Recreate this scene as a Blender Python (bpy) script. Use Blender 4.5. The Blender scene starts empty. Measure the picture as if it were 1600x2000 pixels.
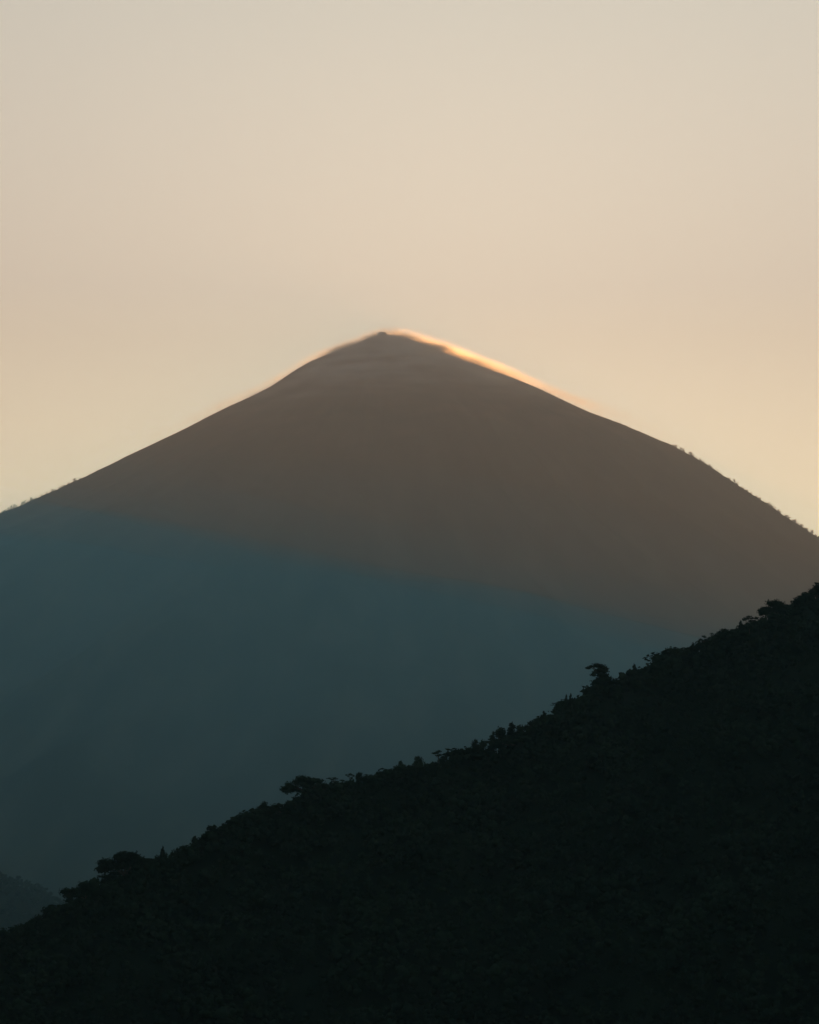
import bpy, bmesh, math, random
import numpy as np
from mathutils import Vector, noise

# ------------------------------------------------------------------ camera, sky, sun, exposure
S = bpy.context.scene
COL = S.collection
F = 3764.0                     # focal length in photo pixels (photo 1600 x 2000)
PITCH = math.radians(11.0)
CP, SP = math.cos(PITCH), math.sin(PITCH)

cam_d = bpy.data.cameras.new('camera')
cam = bpy.data.objects.new('camera', cam_d)
COL.objects.link(cam)
cam.location = (0, 0, 0)
cam.rotation_euler = (math.radians(90) + PITCH, 0, 0)
cam_d.sensor_fit = 'HORIZONTAL'
cam_d.sensor_width = 36.0
cam_d.lens = 36.0 * F / 1600.0
cam_d.clip_start = 1.0
cam_d.clip_end = 120000.0
S.camera = cam


def ray(px, py):
    cx, cy = (px - 800) / F, (py - 1000) / F
    return Vector((cx, CP + cy * SP, SP - cy * CP))


def pix(px, py, Y):
    d = ray(px, py)
    return d * (Y / d.y)


SUN_DIR = ray(886, 699).normalized()
SUN_EL = math.asin(SUN_DIR.z)
SUN_AZ = math.atan2(SUN_DIR.x, SUN_DIR.y)

W = bpy.data.worlds.new('World')
S.world = W
W.use_nodes = True
nt = W.node_tree
nt.nodes.clear()
n_out = nt.nodes.new('ShaderNodeOutputWorld')
n_bg = nt.nodes.new('ShaderNodeBackground')
n_sky = nt.nodes.new('ShaderNodeTexSky')
n_sky.sky_type = 'NISHITA'
n_sky.sun_disc = False
n_sky.sun_elevation = SUN_EL
n_sky.sun_rotation = SUN_AZ
n_sky.altitude = 600
n_sky.air_density = 1.0
n_sky.dust_density = 6.0
n_sky.ozone_density = 1.0
# a dusty dawn: warm pale dust on the side of the light, cooler and darker overhead and behind
def w_node(kind, **kw):
    n = nt.nodes.new(kind)
    for k, v in kw.items():
        setattr(n, k, v)
    return n


SKY_K = 24.0


def ramp(stops, src):
    n = w_node('ShaderNodeValToRGB'); e = n.color_ramp.elements
    while len(e) < len(stops):
        e.new(0.5)
    for q, (p, c) in zip(e, stops):
        q.position = p; q.color = (c[0] / SKY_K, c[1] / SKY_K, c[2] / SKY_K, 1)
    g = w_node('ShaderNodeVectorMath', operation='SCALE'); g.inputs['Scale'].default_value = SKY_K
    nt.links.new(src, n.inputs['Fac']); nt.links.new(n.outputs['Color'], g.inputs[0])
    return g.outputs[0]


n_tc = w_node('ShaderNodeTexCoord')
n_sep = w_node('ShaderNodeSeparateXYZ')
nt.links.new(n_tc.outputs['Generated'], n_sep.inputs[0])
DAWN = [(0.0, (23.2, 20.3, 13.8)), (0.18, (23.0, 20.1, 13.8)), (0.30, (11.9, 11.5, 9.8)), (0.45, (8.0, 8.6, 7.8)), (0.65, (4.2, 4.6, 4.9)), (1.0, (1.3, 1.9, 2.7))]
REAR = [(0.0, (0.95, 1.15, 1.5)), (0.25, (0.62, 0.95, 1.35)), (0.6, (0.6, 1.0, 1.5)), (1.0, (0.9, 1.4, 2.1))]
warm, cool = ramp(DAWN, n_sep.outputs['Z']), ramp(REAR, n_sep.outputs['Z'])
AX_AZ, AX_EL = math.radians(20), math.radians(9)
n_dot = w_node('ShaderNodeVectorMath', operation='DOT_PRODUCT')
n_dot.inputs[1].default_value = (math.sin(AX_AZ) * math.cos(AX_EL), math.cos(AX_AZ) * math.cos(AX_EL), math.sin(AX_EL))
nt.links.new(n_tc.outputs['Generated'], n_dot.inputs[0])
n_w = w_node('ShaderNodeMapRange', interpolation_type='SMOOTHSTEP')
n_w.inputs['From Min'].default_value = -0.05; n_w.inputs['From Max'].default_value = 1.0
nt.links.new(n_dot.outputs['Value'], n_w.inputs['Value'])
n_side = w_node('ShaderNodeMix', data_type='RGBA')
nt.links.new(n_w.outputs[0], n_side.inputs['Factor']); nt.links.new(cool, n_side.inputs['A']); nt.links.new(warm, n_side.inputs['B'])
n_mix = w_node('ShaderNodeMix', data_type='RGBA'); n_mix.inputs['Factor'].default_value = 0.94
nt.links.new(n_sky.outputs['Color'], n_mix.inputs['A'])
nt.links.new(n_side.outputs['Result'], n_mix.inputs['B'])
nt.links.new(n_mix.outputs['Result'], n_bg.inputs['Color'])
n_bg.inputs['Strength'].default_value = 0.10
nt.links.new(n_bg.outputs[0], n_out.inputs['Surface'])

sun_d = bpy.data.lights.new('sun', 'SUN')
sun = bpy.data.objects.new('sun', sun_d)
COL.objects.link(sun)
sun_d.energy = 1.5
sun_d.angle = math.radians(0.5)
sun_d.color = (1.0, 0.45, 0.12)
sun.rotation_euler = SUN_DIR.to_track_quat('Z', 'Y').to_euler()
sun.location = (0, 0, 4000)

S.view_settings.view_transform = 'Standard'
S.view_settings.look = 'None'
S.view_settings.exposure = 0.0
S.view_settings.gamma = 1.0
S.view_settings.use_curve_mapping = False
S.render.engine = 'CYCLES'
S.cycles.use_denoising = True
S.cycles.max_bounces = 8
S.cycles.volume_bounces = 6
S.cycles.volume_step_rate = 0.06
S.cycles.volume_max_steps = 512

rng = np.random.default_rng(7)
random.seed(7)


# ------------------------------------------------------------------ helpers
def mesh_from(name, V, Fc, mat, smooth=False):
    me = bpy.data.meshes.new(name)
    V = np.asarray(V, np.float32)
    me.vertices.add(len(V)); me.vertices.foreach_set('co', V.ravel())
    if isinstance(Fc, np.ndarray):
        n, k = Fc.shape
        me.loops.add(n * k); me.loops.foreach_set('vertex_index', Fc.astype(np.int32).ravel())
        me.polygons.add(n); me.polygons.foreach_set('loop_start', np.arange(0, n * k, k, dtype=np.int32))
        me.polygons.foreach_set('loop_total', np.full(n, k, np.int32))
        me.update(calc_edges=True)
    else:
        me.clear_geometry()
        me.from_pydata([tuple(map(float, v)) for v in V], [], [tuple(map(int, f)) for f in Fc])
    me.validate()
    if smooth:
        me.polygons.foreach_set('use_smooth', np.ones(len(me.polygons), bool))
    me.materials.append(mat)
    me.update()
    return me


def put(name, me, parent=None, loc=(0, 0, 0), **props):
    o = bpy.data.objects.new(name, me)
    COL.objects.link(o)
    o.location = loc
    if parent:
        o.parent = parent
    for k, v in props.items():
        o[k] = v
    return o


def grid_faces(nu, nv, wrap=False):
    i = np.arange(nu if wrap else nu - 1)[:, None]
    j = np.arange(nv - 1)[None, :]
    i2 = (i + 1) % nu
    a = i * nv + j; b = i2 * nv + j; c = i2 * nv + j + 1; d = i * nv + j + 1
    return np.stack([a, d, c, b], -1).reshape(-1, 4)


def fbm2(x, y, scale, octaves=4, seed=0):
    out = np.empty(x.shape, np.float32)
    xf, yf, of = x.ravel() / scale, y.ravel() / scale, out.ravel()
    for k in range(len(xf)):
        of[k] = noise.fractal(Vector((xf[k], yf[k], seed * 7.31)), 1.0, 2.0, octaves)
    return of.reshape(x.shape)


def material(name, stops, scale, rough=0.95, detail=6.0, bump=0.0, bump_dist=1.0, rnd=0.0):
    m = bpy.data.materials.new(name)
    m.use_nodes = True
    t = m.node_tree
    p = t.nodes['Principled BSDF']
    p.inputs['Roughness'].default_value = rough
    p.inputs['Specular IOR Level'].default_value = 0.0
    tc = t.nodes.new('ShaderNodeTexCoord')
    nz = t.nodes.new('ShaderNodeTexNoise')
    nz.inputs['Scale'].default_value = scale
    nz.inputs['Detail'].default_value = detail
    rp = t.nodes.new('ShaderNodeValToRGB')
    while len(rp.color_ramp.elements) < len(stops):
        rp.color_ramp.elements.new(0.5)
    for e, (q, c) in zip(rp.color_ramp.elements, stops):
        e.position = q; e.color = (*c, 1)
    t.links.new(tc.outputs['Object'], nz.inputs['Vector'])
    t.links.new(nz.outputs['Fac'], rp.inputs['Fac'])
    if rnd:
        oi = t.nodes.new('ShaderNodeObjectInfo')
        hs = t.nodes.new('ShaderNodeHueSaturation')
        mr = t.nodes.new('ShaderNodeMapRange')
        mr.inputs['To Min'].default_value = 1 - rnd; mr.inputs['To Max'].default_value = 1 + rnd
        t.links.new(oi.outputs['Random'], mr.inputs['Value'])
        t.links.new(mr.outputs[0], hs.inputs['Value'])
        t.links.new(rp.outputs['Color'], hs.inputs['Color'])
        t.links.new(hs.outputs['Color'], p.inputs['Base Color'])
    else:
        t.links.new(rp.outputs['Color'], p.inputs['Base Color'])
    if bump:
        bp = t.nodes.new('ShaderNodeBump')
        bp.inputs['Strength'].default_value = bump
        bp.inputs['Distance'].default_value = bump_dist
        t.links.new(nz.outputs['Fac'], bp.inputs['Height'])
        t.links.new(bp.outputs[0], p.inputs['Normal'])
    return m


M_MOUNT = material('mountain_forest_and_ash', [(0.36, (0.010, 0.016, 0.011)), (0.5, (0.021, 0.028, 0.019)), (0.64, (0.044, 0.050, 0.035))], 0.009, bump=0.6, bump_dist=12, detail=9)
_t = M_MOUNT.node_tree
_n0 = next(n for n in _t.nodes if n.type == 'TEX_NOISE'); _mp = _t.nodes.new('ShaderNodeMapping'); _mp.inputs['Scale'].default_value = (1.0, 0.16, 0.30)   # tone patches drawn out down the slope to stand for gully shading
_t.links.new(_n0.inputs['Vector'].links[0].from_socket, _mp.inputs['Vector']); _t.links.new(_mp.outputs[0], _n0.inputs['Vector'])
_p = _t.nodes['Principled BSDF']; _src = _p.inputs['Base Color'].links[0].from_socket
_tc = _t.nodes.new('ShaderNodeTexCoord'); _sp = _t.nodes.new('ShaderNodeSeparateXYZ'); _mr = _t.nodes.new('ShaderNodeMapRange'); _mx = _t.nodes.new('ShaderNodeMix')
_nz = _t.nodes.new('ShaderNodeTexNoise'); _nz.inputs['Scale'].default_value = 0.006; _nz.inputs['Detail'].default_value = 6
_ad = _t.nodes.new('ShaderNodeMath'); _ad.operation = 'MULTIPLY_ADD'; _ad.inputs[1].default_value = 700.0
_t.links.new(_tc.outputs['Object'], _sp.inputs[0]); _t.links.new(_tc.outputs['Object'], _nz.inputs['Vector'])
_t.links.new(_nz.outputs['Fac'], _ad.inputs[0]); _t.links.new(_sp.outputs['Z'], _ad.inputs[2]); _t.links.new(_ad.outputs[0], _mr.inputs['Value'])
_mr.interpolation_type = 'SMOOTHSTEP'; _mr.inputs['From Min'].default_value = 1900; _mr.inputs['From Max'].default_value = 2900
_mx.data_type = 'RGBA'; _mx.inputs['B'].default_value = (0.36, 0.19, 0.12, 1)      # bare ash above the tree line, its red raised for the summit's warm light
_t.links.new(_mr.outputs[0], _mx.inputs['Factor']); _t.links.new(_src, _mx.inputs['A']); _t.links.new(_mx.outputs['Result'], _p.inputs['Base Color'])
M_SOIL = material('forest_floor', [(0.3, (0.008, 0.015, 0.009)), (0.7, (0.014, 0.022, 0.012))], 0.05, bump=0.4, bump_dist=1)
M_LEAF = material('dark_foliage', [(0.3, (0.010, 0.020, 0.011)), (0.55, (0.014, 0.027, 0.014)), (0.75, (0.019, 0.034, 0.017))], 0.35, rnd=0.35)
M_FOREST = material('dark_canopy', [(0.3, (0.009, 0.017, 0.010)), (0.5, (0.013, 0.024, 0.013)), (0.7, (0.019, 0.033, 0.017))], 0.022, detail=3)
M_BARK = material('bark', [(0.3, (0.035, 0.028, 0.020)), (0.7, (0.075, 0.060, 0.045))], 3.0, bump=0.5, bump_dist=0.05)
M_ROCK = material('summit_rock', [(0.3, (0.060, 0.054, 0.048)), (0.7, (0.13, 0.115, 0.10))], 0.15, bump=0.6, bump_dist=1.5)

# ------------------------------------------------------------------ mountain (polar height field fitted to the traced skyline)
DM = 9000.0                    # distance of the summit
CX, CY = (752 - 800) / F * DM / CP, DM
SKY_L = [(0, 1006), (50, 986), (100, 964), (150, 941), (200, 914), (230, 902), (260, 887), (277, 878), (320, 859), (350, 844), (375, 831), (412, 812), (450, 793), (506, 768), (537, 749), (582, 719), (624, 697), (645, 690), (665, 683), (702, 668), (732, 655), (745, 653)]
SKY_R = [(765, 655), (780, 657), (811, 665), (860, 686), (912, 705), (965, 724), (1011, 741), (1064, 764), (1104, 784), (1133, 798), (1177, 814), (1234, 836), (1275, 855), (1324, 878), (1376, 908), (1417, 935), (1458, 963), (1498, 988), (1539, 1015), (1600, 1054)]
TARGET = SKY_L + SKY_R
tx = np.array([p[0] for p in TARGET], float); ty = np.array([p[1] for p in TARGET], float)


def close_profile(rr, zz, foot, slope0):
    """carry the flank on from the frame's edge down to the foot, ever flatter"""
    r1, z1 = rr[-1], zz[-1]
    u = np.linspace(0, 1, 40)[1:]
    L = foot - r1
    drop = z1 + 190
    k = max(slope0 * L / drop, 1.01)
    ext = z1 - drop * (1 - (1 - u) ** k)
    return np.concatenate([rr, r1 + L * u]), np.concatenate([zz, ext])


def project(P):
    x, y, z = P[..., 0], P[..., 1], P[..., 2]
    dep = y * CP + z * SP
    up = -y * SP + z * CP
    return 800 + F * x / dep, 1000 - F * up / dep


def blur(v, sig):
    n = int(3 * sig) + 1
    k = np.exp(-0.5 * (np.arange(-n, n + 1) / sig) ** 2); k /= k.sum()
    lo = 2 * v[0] - v[n:0:-1]; hi = 2 * v[-1] - v[-2:-n - 2:-1]
    return np.convolve(np.concatenate([lo, v, hi]), k, 'valid')


def blend(phi):
    c = np.cos(phi)
    t = np.clip(0.5 + 0.62 * c, 0, 1)
    return t * t * (3 - 2 * t)


PXC = 752.0
SIDE = {}
for side, pts, edge in (('L', SKY_L, 0.0), ('R', SKY_R, 1600.0)):
    cols = np.linspace(PXC, edge, 151)
    ys = np.interp(cols, tx, ty)
    ysm = blur(ys, 2.2)
    dpt = CP * DM + SP * 2200
    rr = np.abs(cols - PXC) / F * dpt
    zz = np.array([pix(c, y_, DM).z for c, y_ in zip(cols, ysm)])
    SIDE[side] = [cols, ysm, rr, zz]
RG = np.concatenate([np.linspace(0, 2600, 131), np.linspace(2600, 7400, 61)[1:]])
PG = np.linspace(-math.pi, math.pi, 181)[:-1]


def both_profiles():
    return (close_profile(SIDE['L'][2], SIDE['L'][3], 7300, 0.47), close_profile(SIDE['R'][2], SIDE['R'][3], 6900, 0.60))


DEBUG = False
for it in range(8):
    PL, PR = both_profiles()
    w = blend(PG)[:, None]
    H = np.interp(RG, *PR)[None, :] * w + np.interp(RG, *PL)[None, :] * (1 - w)
    X = CX + RG[None, :] * np.cos(PG)[:, None]; Yw = CY + RG[None, :] * np.sin(PG)[:, None]
    px, py = project(np.stack([X, Yw, H], -1))
    for side in 'LR':
        cols, ysm, rr, zz = SIDE[side]
        top = np.full(len(cols), 1e9); rs = rr.copy()
        for i in range(len(PG)):
            a_, b_ = px[i], py[i]
            if (np.cos(PG[i]) > 0) != (side == 'R') or abs(np.cos(PG[i])) < 0.2:
                continue
            if a_[-1] < a_[0]:
                a_, b_ = a_[::-1], b_[::-1]
            m_ = np.concatenate([[True], np.diff(np.maximum.accumulate(a_)) > 0])
            rg_ = RG if px[i][-1] >= px[i][0] else RG[::-1]
            v_ = np.interp(cols, a_[m_], b_[m_], left=1e9, right=1e9)
            rs = np.where(v_ < top, np.interp(cols, a_[m_], rg_[m_]), rs)
            top = np.minimum(top, v_)
        err = np.where(top < 1e8, top - ysm, 0)
        err[:3] = err[3]
        err = np.interp(rr, np.maximum.accumulate(rs), blur(err, 4.0))
        SIDE[side][3] = zz + 0.7 * blur(err, 3.0) / F * DM
        if DEBUG: print(it, side, np.abs(top - ysm)[3:-3].max(), np.abs(top - ysm)[3:-3].mean(), (rs / np.maximum(rr, 1))[[20, 60, 100, 140]])
zt = 0.5 * (SIDE['L'][3][0] + SIDE['R'][3][0])
SIDE['L'][3][0] = zt; SIDE['R'][3][0] = zt
PL, PR = both_profiles()

NR, NP = 300, 720
RG = np.concatenate([np.linspace(0, 2500, 181), np.linspace(2500, 7400, 121)[1:]])
PG = np.linspace(-math.pi, math.pi, NP + 1)[:-1]
w = blend(PG)[:, None]
H = np.interp(RG, *PR)[None, :] * w + np.interp(RG, *PL)[None, :] * (1 - w)
cs, sn = np.cos(PG)[:, None], np.sin(PG)[:, None]
X = CX + RG[None, :] * cs; Yw = CY + RG[None, :] * sn
# gullies that run down the flanks, deeper lower down; the summit cone stays smooth
gx = np.broadcast_to(cs * 11.0, X.shape) + 0 * X; gy = np.broadcast_to(sn * 11.0, X.shape) + RG[None, :] / 2600.0
gul = fbm2(gx.astype(np.float32), gy.astype(np.float32), 1.0, 4, 3)
amp = np.clip((RG - 500) / 3500, 0, 1)[None, :]
frontness = np.clip(np.abs(sn) * 1.3 - 0.12, 0.0, 1)
rough = fbm2(X.astype(np.float32), Yw.astype(np.float32), 210.0, 5, 5)
H = H + gul * 90.0 * amp * frontness + rough * (1.5 + 6.0 * amp) * np.clip(RG / 300, 0, 1)[None, :] + fbm2(X.astype(np.float32), Yw.astype(np.float32), 55.0, 3, 8) * 4.5 * np.clip((RG - 1150) / 500, 0, 1)[None, :]
V = np.stack([X, Yw, H], -1).reshape(-1, 3)
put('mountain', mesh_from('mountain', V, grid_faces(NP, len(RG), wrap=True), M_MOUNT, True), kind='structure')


def mountain_z(x, y):
    r = math.hypot(x - CX, y - CY); ph = math.atan2(y - CY, x - CX)
    i = int(round((ph + math.pi) / (2 * math.pi) * NP)) % NP
    return float(np.interp(r, RG, H[i]))


# the blocky rock on the highest point
def rock_mesh(w, d, h, seed):
    rr = random.Random(seed)
    n = 11
    V, Fc = [], []
    for k, (s, z) in enumerate(((1.12, -0.9), (1.0, 0.30), (0.95, 0.82), (0.80, 1.0))):
        for i in range(n):
            a = 2 * math.pi * i / n
            ex = math.copysign(abs(math.cos(a)) ** 0.45, math.cos(a)); ey = math.copysign(abs(math.sin(a)) ** 0.45, math.sin(a))
            j = 1 + rr.uniform(-0.07, 0.07)
            V.append((ex * w / 2 * s * j, ey * d / 2 * s * j, h * (z + rr.uniform(-0.06, 0.06) * (k > 0))))
    for k in range(3):
        for i in range(n):
            a, b = k * n + i, k * n + (i + 1) % n
            Fc.append((a, b, b + n, a + n))
    Fc.append(tuple(range(3 * n, 4 * n)))
    return mesh_from('rock_outcrop', V, Fc, M_ROCK)


p = pix(747, 654, DM)
put('rock_outcrop', rock_mesh(44, 36, 13, 1), None, (p.x, DM, mountain_z(p.x, DM) + 4.0), label='blocky flat topped rock on the very tip of the mountain', category='rock')
p = pix(765, 656, DM)
put('rock_outcrop', rock_mesh(34, 28, 5, 2), None, (p.x, DM, mountain_z(p.x, DM) - 0.5), label='low flat ledge of rock just beside the blocky summit rock', category='rock')

# ------------------------------------------------------------------ near ridge, valley ground, low hill
CANOPY = [(-900, 2060), (-500, 1950), (-200, 1868), (0, 1813), (41, 1808), (59, 1800), (77, 1790), (110, 1778), (125, 1765), (150, 1752), (190, 1738), (205, 1722), (230, 1700), (265, 1684), (302, 1670), (327, 1665), (344, 1656), (366, 1648), (389, 1652), (400, 1640), (412, 1620), (440, 1607), (469, 1594), (487, 1583), (505, 1577), (521, 1569), (543, 1573), (560, 1562), (590, 1548), (625, 1532), (643, 1526), (667, 1524), (700, 1517), (713, 1516), (732, 1507), (752, 1502), (766, 1498), (783, 1491), (805, 1491), (832, 1490), (849, 1484), (870, 1473), (887, 1466), (908, 1461), (922, 1458), (940, 1462), (950, 1474), (960, 1460), (985, 1438), (1011, 1430), (1022, 1420), (1029, 1409), (1050, 1399), (1073, 1391), (1087, 1382), (1097, 1371), (1127, 1359), (1146, 1356), (1153, 1337), (1167, 1328), (1190, 1326), (1207, 1327), (1225, 1315), (1255, 1303), (1267, 1295), (1279, 1287), (1290, 1275), (1304, 1265), (1321, 1267), (1335, 1263), (1350, 1260), (1372, 1248), (1389, 1243), (1411, 1233), (1434, 1227), (1450, 1218), (1487, 1209), (1500, 1200), (1533, 1182), (1544, 1179), (1559, 1165), (1578, 1160), (1592, 1148), (1600, 1145), (1800, 1040), (2100, 930), (2600, 840)]
ca_x = np.array([c[0] for c in CANOPY], float); ca_y = np.array([c[1] for c in CANOPY], float)


def canopy_y(x):
    return float(np.interp(x, ca_x, ca_y))


sm_x = np.arange(-900, 2601, 10.0)
sm_y = np.interp(sm_x, ca_x, ca_y)
kern = np.exp(-np.linspace(-2, 2, 13) ** 2); kern /= kern.sum()
sm_y = np.convolve(np.pad(sm_y, 6, mode='edge'), kern, 'valid')


def crest_Y(x):
    return 1000 + 0.20 * x


def crest_point(x, dy=0.0):
    return pix(x, float(np.interp(x, sm_x, sm_y)) + dy, crest_Y(x))


CREST_DROP = 22.0              # crest of the soil below the tops of the trees, in photo pixels
VALLEY = -150.0


def slope_profile(t):
    """height lost at t metres in front of the crest (t < 0: behind it)"""
    a = np.abs(t)
    f = 0.50 * (np.sqrt(a * a + 14 ** 2) - 14)
    b = 0.62 * (np.sqrt(a * a + 10 ** 2) - 10)
    return np.where(t > 0, f, b)


us = np.arange(-900, 2601, 14.0)
cps = [crest_point(u, CREST_DROP) for u in us]
crX = np.array([c.x for c in cps]); crY = np.array([c.y for c in cps]); crZ = np.array([c.z for c in cps])
ts = np.concatenate([-np.linspace(0, 1, 26)[1:][::-1] ** 1.5 * 800, np.linspace(0, 1, 60) ** 1.3 * 760])
HX = crX[:, None] * (1 - ts[None, :] / 2600.0)
HY = crY[:, None] - ts[None, :]
hn = fbm2(HX.astype(np.float32), HY.astype(np.float32), 130.0, 4, 9)


def hill_z(cz, t, n):
    return cz - slope_profile(t) + n * 17.0 * np.clip(np.abs(t) / 110.0, 0, 1)


HZ = hill_z(crZ[:, None], ts[None, :], hn)
HZ = np.maximum(HZ, VALLEY - 3)
V = np.stack([HX, HY, HZ], -1).reshape(-1, 3)
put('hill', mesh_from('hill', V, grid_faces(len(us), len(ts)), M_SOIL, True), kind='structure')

# valley ground: one sheet to the horizon; the camera stands on a rise of it
gr = np.concatenate([[0], np.geomspace(4, 30000, 90)])
ga = np.linspace(-math.pi, math.pi, 145)[:-1]
GX = gr[None, :] * np.cos(ga)[:, None]; GY = gr[None, :] * np.sin(ga)[:, None]
rise = 148.3 * np.exp(-(gr / 190.0) ** 1.25)[None, :]
GZ = VALLEY + rise + fbm2(GX.astype(np.float32), GY.astype(np.float32), 900.0, 4, 1) * 12.0 * np.clip((gr - 60) / 600, 0, 1)[None, :]
put('ground', mesh_from('ground', np.stack([GX, GY, GZ], -1).reshape(-1, 3), grid_faces(len(ga), len(gr), True), M_SOIL, True), kind='structure')

# low wooded hill beyond the foot of the ridge
LH_Y = 2650.0
lh = [(-900, 1690), (-500, 1665), (-200, 1668), (0, 1712), (50, 1722), (90, 1738), (125, 1772), (170, 1815), (260, 1880), (400, 1960)]
lx = np.arange(-900, 401, 10.0); ly = np.interp(lx, [c[0] for c in lh], [c[1] for c in lh])
ly = np.convolve(np.pad(ly, 4, mode='edge'), np.ones(9) / 9, 'valid')
lt = np.linspace(-620, 620, 63)
lc = [pix(a, b + 10, LH_Y) for a, b in zip(lx, ly)]
LX = np.array([c.x for c in lc])[:, None] + 0 * lt[None, :]
LY = LH_Y - lt[None, :] + 0 * LX
LZ = np.array([c.z for c in lc])[:, None] - 0.42 * (np.sqrt(lt[None, :] ** 2 + 60 ** 2) - 60)
LZ = np.maximum(LZ + fbm2(LX.astype(np.float32), LY.astype(np.float32), 150.0, 3, 4) * 10 * np.clip(np.abs(lt) / 120, 0, 1)[None, :], VALLEY - 4)
put('low_hill', mesh_from('low_hill', np.stack([LX, LY, LZ], -1).reshape(-1, 3), grid_faces(len(lx), len(lt)), M_SOIL, True), kind='structure')


# ------------------------------------------------------------------ trees
def icos(sub):
    bm = bmesh.new(); bmesh.ops.create_icosphere(bm, subdivisions=sub, radius=1.0)
    v = np.array([x.co[:] for x in bm.verts]); f = np.array([[q.index for q in fc.verts] for fc in bm.faces]); bm.free()
    return v, f


ICO1, ICO2 = icos(1), icos(2)


class Geo:
    def __init__(self):
        self.v, self.f, self.n = [], [], 0

    def add(self, v, f):
        self.v.append(np.asarray(v, float)); self.f.extend((np.asarray(f) + self.n).tolist()); self.n += len(v)

    def blob(self, c, r, rg, ico=ICO1):
        v, f = ico
        k = 1 + rg.uniform(-0.28, 0.22, len(v))[:, None]
        self.add(np.asarray(c) + v * np.asarray(r) * k, f)

    def leaves(self, c, r, n, size, rg, up=0.0):
        """leaf clumps: folded quads on and around the ellipsoid c, r"""
        d = rg.normal(size=(n, 3)); d /= np.linalg.norm(d, axis=1)[:, None]
        rad = rg.uniform(0.62, 1.12, n)[:, None]
        P = np.asarray(c) + d * np.asarray(r) * rad
        for q in P:
            a = rg.normal(size=3); a /= np.linalg.norm(a); b = np.cross(a, rg.normal(size=3)); b /= np.linalg.norm(b)
            s = size * rg.uniform(0.55, 1.25)
            nrm = np.cross(a, b) * s * 0.25
            self.add([q - a * s * .5, q - b * s * .32 + nrm, q + a * s * .6, q + b * s * .32 + nrm], [[0, 1, 2], [0, 2, 3]])

    def tube(self, pts, radii, n=6):
        pts = [np.asarray(q, float) for q in pts]
        base = self.n; V = []
        for i, q in enumerate(pts):
            d = (pts[min(i + 1, len(pts) - 1)] - pts[max(i - 1, 0)]); d /= np.linalg.norm(d)
            u = np.cross(d, (0.3, 0.9, 0.2)); u /= np.linalg.norm(u); v2 = np.cross(d, u)
            for k in range(n):
                a = 2 * math.pi * k / n
                V.append(q + (u * math.cos(a) + v2 * math.sin(a)) * radii[i])
        Fc = []
        for i in range(len(pts) - 1):
            for k in range(n):
                a, b = i * n + k, i * n + (k + 1) % n
                Fc += [[a, b, b + n], [a, b + n, a + n]]
        self.add(V, Fc)

    def mesh(self, name, mat):
        return mesh_from(name, np.concatenate(self.v), np.array(self.f), mat)


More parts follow.
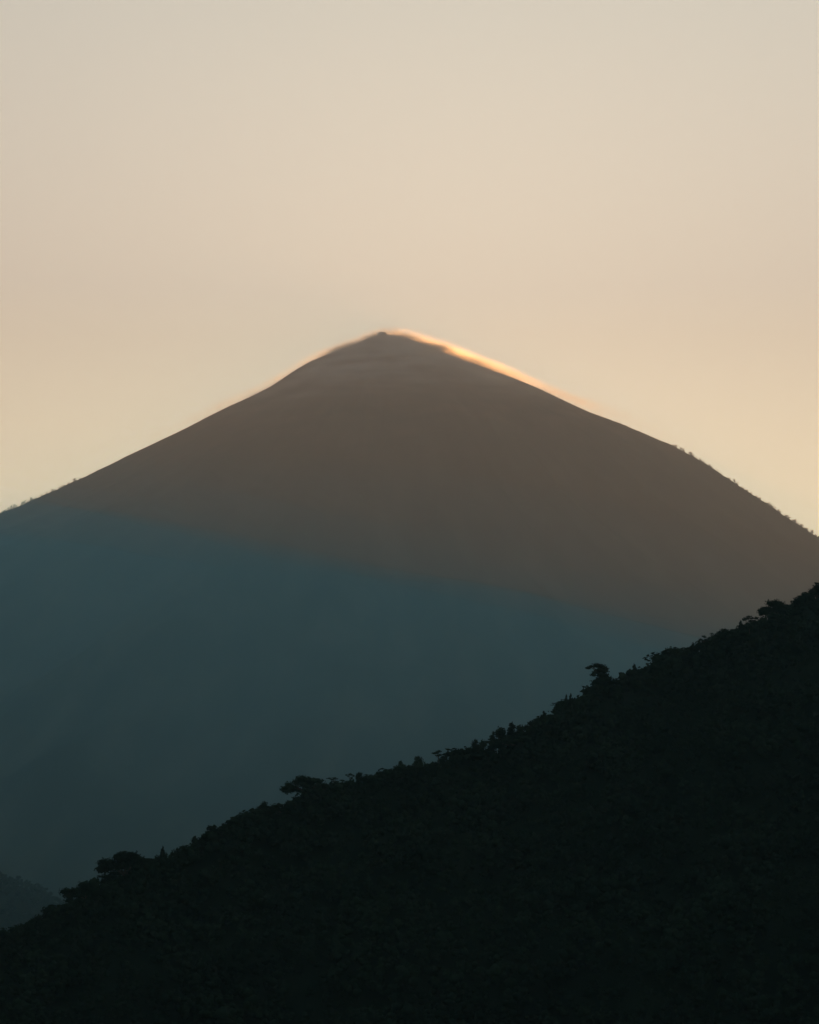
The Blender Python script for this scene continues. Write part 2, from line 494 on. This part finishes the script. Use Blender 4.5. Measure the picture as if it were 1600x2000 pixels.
def tree_shapes(kind, seed):
    """(trunk mesh, crown mesh) of a tree one unit of ten metres high, standing at z = 0"""
    rg = np.random.default_rng(seed)
    T, C = Geo(), Geo()
    U = rg.uniform
    lean = U(-0.5, 0.5)
    if kind == 'round':
        T.tube([(0, 0, -3), (lean * .3, 0, 2), (lean, .1, 5.5)], [.38, .28, .14])
        for k in range(int(U(6, 9))):
            a = U(0, 6.28); h = U(4.2, 8.6); rad = U(0.6, 3.0) * (1.15 - (h - 4.2) / 7)
            c = (lean + math.cos(a) * rad, math.sin(a) * rad, h); r = np.array((1, 1, .8)) * U(1.15, 1.9)
            T.tube([(lean * .5, 0, 3.2), np.array(c) * (.8, .8, .93)], [.16, .06], 4)
            C.blob(c, r * .72, rg); C.leaves(c, r, 46, .85, rg)
    elif kind == 'cone':
        T.tube([(0, 0, -3), (0, 0, 4), (lean * .4, 0, 9.2)], [.30, .20, .05])
        for k in range(9):
            h = 1.6 + k * .92; rad = 1.75 * (1 - (k / 9.5) ** 1.5) + .28
            for q in range(3 if k < 6 else 2):
                a = U(0, 6.28); c = (lean * .4 * h / 9 + math.cos(a) * rad * .5, math.sin(a) * rad * .5, h + U(-.3, .3))
                r = np.array((rad * .66, rad * .66, .85))
                C.blob(c, r * .7, rg); C.leaves(c, r, 20, .7, rg)
        C.leaves((lean * .4, 0, 9.7), (.2, .2, .5), 12, .45, rg)
    elif kind == 'umbrella':
        T.tube([(0, 0, -3), (lean * .4, 0, 2.2), (lean * .7, .1, 4.2)], [.6, .45, .32])
        nl = 9
        for k in range(nl):
            a = k * 6.283 / nl + U(-.3, .3); R = U(3.4, 5.6)
            tip = np.array((lean + math.cos(a) * R, math.sin(a) * R * .9, 8.6 - R * R * .11 + U(-.4, .4)))
            mid = np.array((lean * .8 + math.cos(a) * R * .42, math.sin(a) * R * .36, 5.2 + U(-.4, .4)))
            T.tube([(lean * .7, .1, 3.6), mid, tip], [.28, .17, .07], 5)
            for q in range(4):
                c = tip + (U(-1.3, 1.3), U(-1.3, 1.3), U(-1.0, .8)); r = np.array((1.5, 1.5, 1.0)) * U(.75, 1.3)
                C.blob(c, r * .7, rg); C.leaves(c, r, 36, .62, rg)
        for k in range(9):
            a = U(0, 6.28); q = U(0, 2.8)
            c = (lean + math.cos(a) * q, math.sin(a) * q, U(7.6, 8.9) - q * .15); r = np.array((1.7, 1.7, 1.0)) * U(.8, 1.2)
            C.blob(c, r * .7, rg); C.leaves(c, r, 38, .65, rg)
    elif kind == 'open':
        T.tube([(0, 0, -3), (lean * .4, 0, 3), (lean, .1, 6.4)], [.26, .2, .12])
        for k in range(6):
            a = k * 1.047 + U(-.4, .4); R = U(1.5, 3.2)
            c = np.array((lean + math.cos(a) * R, math.sin(a) * R, U(5.6, 9.0)))
            T.tube([(lean * .8, .1, U(4, 5.6)), c], [.12, .05], 4)
            r = np.array((1.15, 1.15, .62)) * U(.8, 1.25)
            C.blob(c, r * .7, rg); C.leaves(c, r, 30, .7, rg)
        c = (lean, 0, 9.2); C.blob(c, (.9, .9, .5), rg); C.leaves(c, (1.3, 1.3, .7), 30, .7, rg)
    elif kind == 'hook':
        T.tube([(1.0, 0, -3), (.8, 0, 2), (.5, 0, 4.6), (-.2, 0, 6.6), (-1.0, 0, 8.2)], [.42, .34, .28, .2, .1])
        T.tube([(.5, 0, 4.6), (1.6, .2, 6.2), (2.2, .3, 7.6)], [.22, .14, .07], 5)
        T.tube([(-.2, 0, 6.6), (-1.8, -.2, 8.3), (-3.4, -.2, 8.35)], [.16, .1, .05], 5)
        T.tube([(.4, 0, 4.8), (-1.0, .3, 5.6), (-2.0, .3, 5.6)], [.16, .1, .05], 5)
        for c, r in (((-.3, 0, 9.1), (1.5, 1.3, .8)), ((-1.7, -.1, 8.7), (1.2, 1.1, .5)), ((-2.8, -.1, 8.0), (.8, .8, .35)), ((.9, .1, 8.7), (1.5, 1.4, .9)), ((1.9, .2, 8.1), (1.2, 1.2, 1.0)), ((1.8, .2, 6.8), (1.3, 1.2, 1.3)), ((.6, .1, 7.2), (1.6, 1.3, 1.4)), ((-.7, .2, 6.5), (1.1, 1.0, .8)), ((-1.4, .2, 5.6), (.9, .9, .55)), ((.8, 0, 5.6), (1.7, 1.4, 1.2)), ((1.9, 0, 5.2), (1.5, 1.4, 1.3)), ((2.6, 0, 3.9), (1.6, 1.4, 1.3)), ((.6, 0, 4.0), (1.6, 1.4, 1.2)), ((-.4, 0, 3.0), (1.8, 1.4, 1.0)), ((1.8, 0, 2.6), (2.2, 1.5, 1.4))):
            C.blob(c, np.array(r) * .74, rg); C.leaves(c, r, 52, .62, rg)
    elif kind == 'far':
        for k in range(6):
            z = 1.0 + 1.35 * k + U(-.4, .4)
            c = (U(-1.4, 1.4), U(-1.4, 1.4), z); r = np.array((1, 1, .9)) * U(1.2, 2.1) * (1.15 - z / 16)
            C.blob(c, r * .8, rg); C.leaves(c, r, 9, 1.3, rg)
        C.tube([(0, 0, -4), (0, 0, 6)], [.4, .2], 5)
        return None, C.mesh('far_tree', M_LEAF)
    return T.mesh('trunk', M_BARK), C.mesh('crown', M_LEAF)


SHAPES = {}
for kind, n in (('round', 8), ('cone', 4), ('umbrella', 4), ('open', 5), ('hook', 1), ('far', 5)):
    SHAPES[kind] = [tree_shapes(kind, 100 + 17 * i + len(kind)) for i in range(n)]
EXTENT = {}
for kind, lst in SHAPES.items():
    for i, (t, c) in enumerate(lst):
        co = np.empty(len(c.vertices) * 3, np.float32); c.vertices.foreach_get('co', co); co = co.reshape(-1, 3)
        EXTENT[kind, i] = (np.percentile(co[:, 2], 99.6), np.percentile(co[:, 0], 99) - np.percentile(co[:, 0], 1), 0.5 * (np.percentile(co[:, 0], 99) + np.percentile(co[:, 0], 1)))


def place_tree(name, kind, i, px_, top, wpx, hpx, label, group=None, dist=None, rz=None, category='tree'):
    Y = crest_Y(px_) if dist is None else dist
    m = Y / (F * CP)                                   # metres per photo pixel there, near enough
    h, wd, off = EXTENT[kind, i]
    sz = hpx * m / h; sx = wpx * m / wd
    P = pix(px_, top, Y)
    e = bpy.data.objects.new(name, None)
    COL.objects.link(e)
    rz = 0.0 if kind == 'hook' else (random.choice((0.0, math.pi)) + random.uniform(-.25, .25) if rz is None else rz)
    e.location = (P.x - off * sx * math.cos(rz), P.y, P.z - h * sz)
    e.rotation_euler = (0, 0, rz)
    e.scale = (sx, sx, sz)
    e.empty_display_size = 2
    t, c = SHAPES[kind][i]
    put('trunk', t, e); put('crown', c, e)
    e['label'] = label; e['category'] = category
    if group:
        e['group'] = group
    return e


# trees that stand out on the crest: kind, shape, x, top y, width, height, name, label
LONE = [
    ('umbrella', 0, 600, 1516, 98, 58, 'umbrella_tree', 'wide umbrella crowned tree with light showing through under its canopy, midway up the crest'),
    ('umbrella', 1, 248, 1663, 104, 76, 'umbrella_tree', 'big broad domed tree standing highest above the lower left part of the crest'),
    ('umbrella', 2, 167, 1722, 84, 60, 'umbrella_tree', 'spreading tree just below and left of the big broad domed tree on the crest'),
    ('umbrella', 3, 1513, 1172, 62, 54, 'umbrella_tree', 'smooth domed tree bulging from the highest part of the crest near the right edge'),
    ('hook', 0, 1170, 1296, 48, 50, 'leaning_tree', 'lone crooked tree leaning left above a dip in the ridge crest'),
    ('round', 0, 929, 1444, 16, 44, 'slender_tree', 'slim tree left of a narrow gap in the crest, left one of its pair'),
    ('round', 1, 942, 1445, 18, 48, 'slender_tree', 'slim tree at the left rim of a narrow gap in the crest'),
    ('round', 2, 964, 1428, 18, 48, 'slender_tree', 'slim tree rising at the right rim of the narrow gap in the crest'),
    ('round', 3, 978, 1420, 19, 50, 'slender_tree', 'slim dark tree between the gap rim tree and the pointed tree on the crest'),
    ('cone', 0, 1002, 1411, 24, 48, 'pointed_tree', 'pointed conical tree rising right of the two slim trees by the crest gap'),
    ('cone', 1, 318, 1653, 13, 34, 'slender_tree', 'small spiky tree poking up right of the big broad domed tree'),
    ('cone', 2, 381, 1633, 26, 46, 'pointed_tree', 'pointed tree at the left side of a notch in the lower crest'),
    ('round', 0, 817, 1477, 22, 42, 'upright_tree', 'upright egg shaped tree standing above the level middle of the crest'),
    ('cone', 3, 783, 1486, 20, 34, 'slender_tree', 'short tufted tree just left of the upright egg shaped tree on the crest'),
    ('open', 0, 857, 1465, 26, 34, 'open_tree', 'thin gappy crowned tree right of the upright egg shaped tree'),
    ('open', 1, 684, 1510, 18, 24, 'open_tree', 'small open tree with a tufted top to the left of the level middle crest'),
    ('open', 2, 655, 1518, 32, 22, 'open_tree', 'low flat open tree right beside the wide umbrella crowned tree'),
    ('round', 1, 701, 1508, 14, 26, 'round_tree', 'small dark round tree immediately right of the small tufted open tree'),
    ('cone', 0, 1238, 1297, 12, 30, 'slender_tree', 'small upright tree poking up right of the dip beside the crooked tree'),
    ('cone', 1, 1225, 1310, 10, 24, 'slender_tree', 'tiny pointed tree on the right side of the dip beside the crooked tree'),
    ('round', 2, 1062, 1388, 13, 26, 'round_tree', 'small round tree poking from the smooth slope of crest above the pointed tree'),
    ('cone', 2, 1106, 1356, 8, 26, 'slender_tree', 'thin spiky tree left of the crooked tree, left one of two spikes'),
    ('cone', 3, 1115, 1354, 8, 26, 'slender_tree', 'thin spiky tree left of the crooked tree, right one of two spikes'),
    ('open', 3, 1465, 1202, 30, 38, 'open_tree', 'airy rounded tree just left of the smooth domed tree on the upper crest'),
    ('cone', 0, 1446, 1212, 10, 28, 'slender_tree', 'thin tree with gaps beside it, left of the airy rounded tree on the upper crest'),
    ('open', 4, 1373, 1241, 22, 28, 'open_tree', 'ragged open tree on the crest where the warm haze meets it'),
    ('open', 0, 1391, 1236, 20, 28, 'open_tree', 'flat topped open tree right next to the ragged open tree on the crest'),
    ('round', 3, 1411, 1229, 20, 34, 'round_tree', 'compact round tree right of the two open trees on the upper crest'),
    ('round', 4, 1566, 1157, 22, 38, 'round_tree', 'rounded tree between the smooth domed tree and the last tree at the right edge'),
    ('round', 5, 1594, 1140, 30, 46, 'round_tree', 'tallest rounded tree where the crest leaves the photo at the right edge'),
    ('round', 6, 522, 1566, 32, 40, 'round_tree', 'round bushy tree in the dip left of the wide umbrella crowned tree'),
    ('round', 7, 1306, 1263, 40, 44, 'round_tree', 'broad rounded tree below the place where blue haze turns brown at the crest'),
    ('round', 0, 417, 1612, 40, 50, 'round_tree', 'broad round tree at the right side of the notch in the lower crest'),
    ('round', 2, 1160, 1330, 36, 46, 'round_tree', 'dense rounded tree at the foot of the lone crooked tree'),
    ('round', 3, 100, 1770, 34, 44, 'round_tree', 'low round tree just left of the spreading tree at the bottom of the crest'),
]
for kind, i, x, top, wpx, hpx, name, label in LONE:
    place_tree(name, kind, i, x, top, wpx, hpx, label)

# the packed row that makes up the rest of the crest
SEG = [(-60, 110, 'the lowest stretch of the crest at the left edge'), (110, 300, 'the crest below the two spreading trees at the lower left'), (300, 520, 'the crest between the big domed and wide umbrella trees'), (520, 760, 'the crest around the wide umbrella tree'), (760, 955, 'the level middle of the crest left of the narrow gap'), (955, 1150, 'the crest between the narrow gap and crooked tree'), (1150, 1345, 'the crest just right of the lone crooked tree'), (1345, 1660, 'the top part of the crest under the brown haze')]
x = -58.0
k = 0
while x < 1655:
    seg = next(s for s in SEG if s[0] <= x < s[1])
    wpx = random.choice((random.uniform(17, 28), random.uniform(28, 48), random.uniform(28, 48), random.uniform(50, 78))); hpx = random.uniform(36, 54)
    if not (946 < x < 953 or 386 < x < 392):
        top = canopy_y(x) + random.uniform(-2.0, 5.0) + (3.0 if wpx > 34 else 0) - (2.5 if wpx > 50 else 0)
        place_tree('round_tree', 'round', k % 8, x, top, wpx, hpx, 'dark bushy tree packed in ' + seg[2], 'trees packed in ' + seg[2], crest_Y(x) + random.uniform(-9, 9))
    k += 1
    x += random.uniform(7.5, 12.5)


# trees seen against the sky on the mountain's own shoulders, a few pixels each
def sky_y(x):
    return float(np.interp(x, tx, ty))


MP = np.stack([X, Yw, H], -1)
MPX, MPY = project(MP)
FRONT = MP[..., 1] < CY + 300


def skyline_point(x):
    """the point of the mountain that stands against the sky in that direction"""
    m_ = np.where((np.abs(MPX - x) < 5.0) & FRONT, MPY, 1e9)
    return MP[np.unravel_index(np.argmin(m_), m_.shape)]


def far_tree(x, hpx, wpx, label, group):
    P = skyline_point(x)
    m = P[1] / (F * CP)
    i = random.randrange(5)
    h, wd, off = EXTENT['far', i]
    o = put('far_tree', SHAPES['far'][i][1], None, (P[0] + random.uniform(-4, 4), P[1], P[2] - 0.8 * m), label=label, category='tree', group=group)
    o.rotation_euler = (0, 0, random.uniform(0, 6.28))
    o.scale = (wpx * m / wd, wpx * m / wd, 1.0 * hpx * m / h)


x = -12.0
while x < 158:
    dens = 1.0 - x / 260
    far_tree(x, (3.2 + 7.0 * random.random() ** 1.8) * (0.6 + 0.4 * dens), random.uniform(3.5, 9.0), 'tiny tree fringing the left shoulder of the mountain against the sky', 'trees on the mountain shoulder at the left')
    x += (random.uniform(2.2, 4.6) if random.random() < 0.82 else random.uniform(5, 10)) / dens
x = 1318.0
while x < 1615:
    dens = 0.55 + (x - 1318) / 600
    far_tree(x, (2.8 + 6.0 * random.random() ** 1.8) * (0.5 + 0.55 * dens), random.uniform(4, 10), 'tiny tree fringing the right shoulder of the mountain against the sky', 'trees on the mountain shoulder at the right')
    x += (random.uniform(2.6, 5.0) if random.random() < 0.82 else random.uniform(5, 11)) / dens


# ------------------------------------------------------------------ forest that covers the slopes (reads as one mass)
def forest_unit(seed, nb, nl, ls):
    rg = np.random.default_rng(seed); g = Geo()
    for k in range(nb):
        c = (rg.uniform(-2.2, 2.2), rg.uniform(-2.2, 2.2), rg.uniform(3.6, 7.6)); r = np.array((1, 1, .8)) * rg.uniform(1.4, 2.3)
        g.blob(c, r * .8, rg); g.leaves(c, r, nl, ls, rg)
    return np.concatenate(g.v), np.array(g.f)


def forest(name, P, sizes, units, **props):
    VV, FF, n = [], [], 0
    for j, (q, s) in enumerate(zip(P, sizes)):
        v, f = units[j % len(units)]
        a = rng.uniform(0, 6.28); c, sn_ = math.cos(a), math.sin(a)
        w_ = v * (s, s, s * rng.uniform(.85, 1.2))
        w_ = np.stack([w_[:, 0] * c - w_[:, 1] * sn_, w_[:, 0] * sn_ + w_[:, 1] * c, w_[:, 2]], -1) + q
        VV.append(w_); FF.append(f + n); n += len(v)
    return put(name, mesh_from(name, np.concatenate(VV), np.concatenate(FF), M_FOREST, True), kind='stuff', **props)


units = [forest_unit(40 + i, 5, 4, 1.2) for i in range(10)]
pts, sz = [], []
for _ in range(15000):
    u = rng.uniform(-300, 1900); t = 6 + 560 * rng.uniform() ** 0.9
    a = crest_point(u, CREST_DROP)
    X_ = a.x * (1 - t / 2600.0); Y_ = a.y - t
    px_, py_ = project(np.array((X_, Y_, a.z - 0.5 * t)))
    if py_ > 2120 or px_ < -90 or px_ > 1690:
        continue
    n_ = noise.fractal(Vector((X_ / 130.0, Y_ / 130.0, 9 * 7.31)), 1.0, 2.0, 4)
    z_ = float(hill_z(a.z, t, n_))
    if z_ < VALLEY:
        continue
    pn_ = noise.fractal(Vector((X_ / 55.0, Y_ / 55.0, 31.0)), 1.0, 2.0, 3)
    s_ = rng.uniform(0.6, 1.25) * (1.0 + 0.55 * pn_) + (rng.uniform() < 0.05) * rng.uniform(0.3, 0.8)
    s_ = float(np.clip(s_, 0.45, 2.1))
    if t < 16:
        s_ = min(s_, 0.62)
    pts.append((X_, Y_, z_ - 1.0)); sz.append(s_)
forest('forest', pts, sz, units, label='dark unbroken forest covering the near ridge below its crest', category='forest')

pts, sz = [], []
for _ in range(2600):
    a = rng.uniform(-500, 330); t = rng.uniform(-60, 420)
    i = int(np.clip((a + 900) / 10, 0, len(lx) - 1)); c = lc[i]
    z_ = float(np.interp(-t, -lt[::1][::-1] * -1, LZ[i][::1])) if False else float(np.interp(t, lt, LZ[i]))
    pts.append((c.x + rng.uniform(-5, 5), LH_Y - t, z_ - 1)); sz.append(rng.uniform(.9, 1.7))
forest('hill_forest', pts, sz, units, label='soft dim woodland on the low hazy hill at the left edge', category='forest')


# ------------------------------------------------------------------ air
def volume_material(name, color, density, g):
    m = bpy.data.materials.new(name); m.use_nodes = True
    t = m.node_tree; t.nodes.clear()
    o = t.nodes.new('ShaderNodeOutputMaterial'); v = t.nodes.new('ShaderNodeVolumePrincipled')
    v.inputs['Color'].default_value = (*color, 1); v.inputs['Density'].default_value = density; v.inputs['Anisotropy'].default_value = g
    t.links.new(v.outputs[0], o.inputs['Volume'])
    return m, t, v


TOP = pix(747, 640, DM).z + 60
m_haze, _, _ = volume_material('haze_air', (0.62, 0.94, 0.94), 3.2e-5, 0.0)
B = 30500.0
zb = VALLEY - 60
boxf = [(0, 3, 2, 1), (4, 5, 6, 7), (0, 1, 5, 4), (1, 2, 6, 5), (2, 3, 7, 6), (3, 0, 4, 7)]
V = [(-B, -B, zb), (B, -B, zb), (B, B, zb), (-B, B, zb), (-B, -B, TOP), (B, -B, TOP), (B, B, TOP), (-B, B, TOP)]
put('haze', mesh_from('haze', V, boxf, m_haze), kind='stuff', label='thin blue morning haze filling the air down to the valley', category='haze')

# sunlit haze put in as warm-coloured air; its underside slopes down to the right
m_shade_tint, _, _ = volume_material('shade_tint_air', (0.46, 0.85, 1.0), 1.42e-4, 0.0)  # added body of air, its blue colour standing for haze in shadow
m_lit_tint, _, _ = volume_material('lit_tint_air', (1.0, 0.69, 0.53), 1.25e-4, 0.35)  # warm colour stands for haze lit by the sun


def under(x, y):
    return 105 + 0.1285 * y - 0.196 * x


NB = 49
vy = np.linspace(1850.0, 9300.0, NB)
vx = np.linspace(-1, 1, NB)[:, None] * np.interp(vy, [1850, 9300], [1000, 4300])[None, :]
vyy = np.broadcast_to(vy[None, :], vx.shape)
wav = fbm2(vx.astype(np.float32), vyy.astype(np.float32), 1500.0, 4, 21) * 70.0
UZ = under(vx, vyy) + wav


def layer(name, lo, hi, mat, **props):
    """closed body of air between two height grids"""
    g = grid_faces(NB, NB)
    n = NB * NB
    Vl = np.stack([vx, vyy, lo], -1).reshape(-1, 3); Vh = np.stack([vx, vyy, hi], -1).reshape(-1, 3)
    ring = [i * NB for i in range(NB)] + [(NB - 1) * NB + j for j in range(1, NB)] + [i * NB + NB - 1 for i in range(NB - 2, -1, -1)] + [j for j in range(NB - 2, 0, -1)]
    side_f = np.array([(ring[k], ring[(k + 1) % len(ring)], ring[(k + 1) % len(ring)] + n, ring[k] + n) for k in range(len(ring))])
    me = mesh_from(name, np.concatenate([Vl, Vh]), np.concatenate([g[:, ::-1], g + n, side_f]), mat)
    q = bmesh.new(); q.from_mesh(me)
    bmesh.ops.recalc_face_normals(q, faces=q.faces)
    if q.calc_volume(signed=True) < 0:
        bmesh.ops.reverse_faces(q, faces=q.faces)
    q.to_mesh(me); q.free()
    return put(name, me, kind='stuff', **props)


layer('lit_tint_haze', UZ + 1.0, 0 * UZ + TOP - 12, m_lit_tint, label='band of haze coloured warm as if sunlit in front of the upper mountain', category='haze')
layer('shade_tint_haze', 0 * UZ + VALLEY - 40, UZ - 1.0, m_shade_tint, label='haze coloured blue as if in shadow below the warm haze', category='mist')

# cap cloud: a thin streaky sheet of cloud that hugs the summit
m_cap = bpy.data.materials.new('cap_cloud'); m_cap.use_nodes = True
t = m_cap.node_tree; t.nodes.clear()
N = lambda ty_: t.nodes.new(ty_)
out = N('ShaderNodeOutputMaterial'); vol = N('ShaderNodeVolumePrincipled')
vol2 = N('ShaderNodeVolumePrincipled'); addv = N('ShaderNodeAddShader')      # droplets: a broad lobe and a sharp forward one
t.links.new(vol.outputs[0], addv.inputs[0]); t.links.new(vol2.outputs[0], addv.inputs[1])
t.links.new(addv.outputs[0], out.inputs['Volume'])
vol.inputs['Color'].default_value = (1, 0.92, 0.83, 1); vol.inputs['Anisotropy'].default_value = 0.22
vol2.inputs['Color'].default_value = (1, 0.74, 0.42, 1); vol2.inputs['Anisotropy'].default_value = 0.92  # warm light put into the cloud's colours, orange for the forward lobe


def math_node(op, a, b=None, c=None, clamp=False):
    n = N('ShaderNodeMath'); n.operation = op; n.use_clamp = clamp
    for i, q in enumerate((a, b, c)):
        if q is None:
            continue
        if isinstance(q, (int, float)):
            n.inputs[i].default_value = q
        else:
            t.links.new(q, n.inputs[i])
    return n.outputs[0]


geo = N('ShaderNodeNewGeometry'); sep = N('ShaderNodeSeparateXYZ')
t.links.new(geo.outputs['Position'], sep.inputs[0])
dx = math_node('SUBTRACT', sep.outputs['X'], CX); dy = math_node('SUBTRACT', sep.outputs['Y'], CY)
r_ = math_node('SQRT', math_node('ADD', math_node('MULTIPLY', dx, dx), math_node('MULTIPLY', dy, dy)))
cosf = math_node('DIVIDE', dx, math_node('MAXIMUM', r_, 1.0))
RC = 2000.0
ZTOP = float(max(PL[1][0], PR[1][0])) + 1
ZSPAN = 1400.0


def profile_curve(P):
    n = N('ShaderNodeFloatCurve'); cv = n.mapping.curves[0]
    xs = np.linspace(0, 1, 41)
    while len(cv.points) < len(xs):
        cv.points.new(0.5, 0.5)
    for pnt, xx in zip(cv.points, xs):
        pnt.location = (float(xx), 1 - (ZTOP - float(np.interp(xx * RC, *P))) / ZSPAN); pnt.handle_type = 'VECTOR'
    n.mapping.update()
    t.links.new(math_node('DIVIDE', r_, RC), n.inputs['Value'])
    return n.outputs[0]


fl, fr = profile_curve(PL), profile_curve(PR)
tt = math_node('ADD', math_node('MULTIPLY', cosf, 0.62), 0.5, clamp=True)
ss = math_node('MULTIPLY', math_node('MULTIPLY', tt, tt), math_node('SUBTRACT', 3.0, math_node('MULTIPLY', tt, 2.0)))
surf = math_node('ADD', math_node('MULTIPLY', fr, ss), math_node('MULTIPLY', fl, math_node('SUBTRACT', 1.0, ss)))
surf_z = math_node('ADD', math_node('MULTIPLY', surf, ZSPAN), ZTOP - ZSPAN)
h_ = math_node('SUBTRACT', sep.outputs['Z'], surf_z)
# the sheet lifts off the flanks as it thins out
q_ = math_node('DIVIDE', r_, 1250.0)
hc = math_node('ADD', math_node('MULTIPLY', math_node('POWER', q_, 2.0), 38.0), 9.0)
glow_x = N('ShaderNodeMapRange'); glow_x.interpolation_type = 'SMOOTHSTEP'
glow_x.inputs['From Min'].default_value = 760; glow_x.inputs['From Max'].default_value = 260; glow_x.inputs['To Min'].default_value = 0.20; glow_x.inputs['To Max'].default_value = 1.0
t.links.new(dx, glow_x.inputs['Value'])
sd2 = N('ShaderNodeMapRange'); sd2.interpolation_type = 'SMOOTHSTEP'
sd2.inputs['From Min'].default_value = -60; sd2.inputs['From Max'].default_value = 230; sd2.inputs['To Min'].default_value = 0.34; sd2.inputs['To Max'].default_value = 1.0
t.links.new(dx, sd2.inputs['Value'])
thick_ = math_node('ADD', math_node('MULTIPLY', math_node('MULTIPLY', glow_x.outputs[0], sd2.outputs[0]), 13.0), 14.0)
hd = math_node('DIVIDE', math_node('SUBTRACT', h_, hc), thick_)
gau = math_node('EXPONENT', math_node('MULTIPLY', math_node('MULTIPLY', hd, hd), -1.0))
fade = N('ShaderNodeMapRange'); fade.interpolation_type = 'SMOOTHSTEP'
fade.inputs['From Min'].default_value = 1500; fade.inputs['From Max'].default_value = 350; fade.inputs['To Min'].default_value = 0; fade.inputs['To Max'].default_value = 1
dx2 = math_node('SUBTRACT', dx, 110.0)
t.links.new(math_node('SQRT', math_node('ADD', math_node('MULTIPLY', dx2, dx2), math_node('MULTIPLY', dy, dy))), fade.inputs['Value'])
side = N('ShaderNodeMapRange'); side.interpolation_type = 'SMOOTHSTEP'
side.inputs['From Min'].default_value = -260; side.inputs['From Max'].default_value = 330; side.inputs['To Min'].default_value = 0.62; side.inputs['To Max'].default_value = 1.0
t.links.new(dx, side.inputs['Value'])
mp = N('ShaderNodeMapping'); mp.inputs['Scale'].default_value = (0.0022, 0.004, 0.014)
nz = N('ShaderNodeTexNoise'); nz.inputs['Scale'].default_value = 1.0; nz.inputs['Detail'].default_value = 5.0; nz.inputs['Roughness'].default_value = 0.6
t.links.new(geo.outputs['Position'], mp.inputs['Vector']); t.links.new(mp.outputs[0], nz.inputs['Vector'])
nr = N('ShaderNodeMapRange'); nr.inputs['From Min'].default_value = 0.38; nr.inputs['From Max'].default_value = 0.64; nr.inputs['To Min'].default_value = 0.30; nr.inputs['To Max'].default_value = 1.7
t.links.new(nz.outputs['Fac'], nr.inputs['Value'])
dn = math_node('MULTIPLY', math_node('MULTIPLY', gau, fade.outputs[0]), math_node('MULTIPLY', side.outputs[0], nr.outputs[0]))
frt = N('ShaderNodeMapRange'); frt.interpolation_type = 'SMOOTHSTEP'      # piled up on the near side
frt.inputs['From Min'].default_value = -0.68; frt.inputs['From Max'].default_value = -0.93; frt.inputs['To Min'].default_value = 0.0; frt.inputs['To Max'].default_value = 0.030
t.links.new(math_node('DIVIDE', dy, math_node('MAXIMUM', r_, 1.0)), frt.inputs['Value'])
rim_ = N('ShaderNodeMapRange'); rim_.interpolation_type = 'SMOOTHSTEP'
rim_.inputs['From Min'].default_value = 600; rim_.inputs['From Max'].default_value = 1200; rim_.inputs['To Min'].default_value = 1.0; rim_.inputs['To Max'].default_value = 0.2
t.links.new(r_, rim_.inputs['Value'])
nz3 = N('ShaderNodeTexNoise'); nz3.inputs['Scale'].default_value = 1.0; nz3.inputs['Detail'].default_value = 6.0; nz3.inputs['Roughness'].default_value = 0.65
mp3 = N('ShaderNodeMapping'); mp3.inputs['Scale'].default_value = (0.004, 0.006, 0.020); mp3.inputs['Rotation'].default_value = (0, 0.22, 0)
t.links.new(geo.outputs['Position'], mp3.inputs['Vector']); t.links.new(mp3.outputs[0], nz3.inputs['Vector'])
wisp = N('ShaderNodeMapRange'); wisp.inputs['From Min'].default_value = 0.40; wisp.inputs['From Max'].default_value = 0.66; wisp.inputs['To Min'].default_value = 0.05; wisp.inputs['To Max'].default_value = 1.9
t.links.new(nz3.outputs['Fac'], wisp.inputs['Value'])
veil = math_node('ADD', math_node('MULTIPLY', math_node('MULTIPLY', frt.outputs[0], rim_.outputs[0]), wisp.outputs[0]), 0.0011)
t.links.new(math_node('MULTIPLY', dn, veil), vol.inputs['Density'])
# forward lobe's density shaped so the orange glow sits right of the summit
t.links.new(math_node('MULTIPLY', math_node('MULTIPLY', dn, 0.0019), math_node('MULTIPLY', glow_x.outputs[0], sd2.outputs[0])), vol2.inputs['Density'])

cr_ = np.linspace(0, 1680, 46); cp_ = np.linspace(-math.pi, math.pi, 145)[:-1]
wv = blend(cp_)[:, None]
ZS = np.interp(cr_, *PR)[None, :] * wv + np.interp(cr_, *PL)[None, :] * (1 - wv)
lift = 9 + 38 * (cr_ / 1250) ** 2
XX = CX + cr_[None, :] * np.cos(cp_)[:, None]; YY = CY + cr_[None, :] * np.sin(cp_)[:, None]
up_ = np.stack([XX, YY, ZS + (lift + 72)[None, :]], -1).reshape(-1, 3)
lo_ = np.stack([XX, YY, ZS + (np.minimum(lift - 42, -14))[None, :]], -1).reshape(-1, 3)
fu = grid_faces(144, 46, True); fl_ = fu[:, ::-1] + 144 * 46
rim = np.array([(i * 46 + 45, i * 46 + 45 + 144 * 46, ((i + 1) % 144) * 46 + 45 + 144 * 46, ((i + 1) % 144) * 46 + 45) for i in range(144)])
cap_f = np.concatenate([fu, fl_, rim])
cap_v = np.concatenate([up_, lo_])
cap_me = mesh_from('cap_cloud', cap_v, cap_f, m_cap)
_bm = bmesh.new(); _bm.from_mesh(cap_me)
bmesh.ops.remove_doubles(_bm, verts=_bm.verts, dist=0.01)
bmesh.ops.recalc_face_normals(_bm, faces=_bm.faces)
if _bm.calc_volume(signed=True) < 0:
    bmesh.ops.reverse_faces(_bm, faces=_bm.faces)
_bm.to_mesh(cap_me); _bm.free()
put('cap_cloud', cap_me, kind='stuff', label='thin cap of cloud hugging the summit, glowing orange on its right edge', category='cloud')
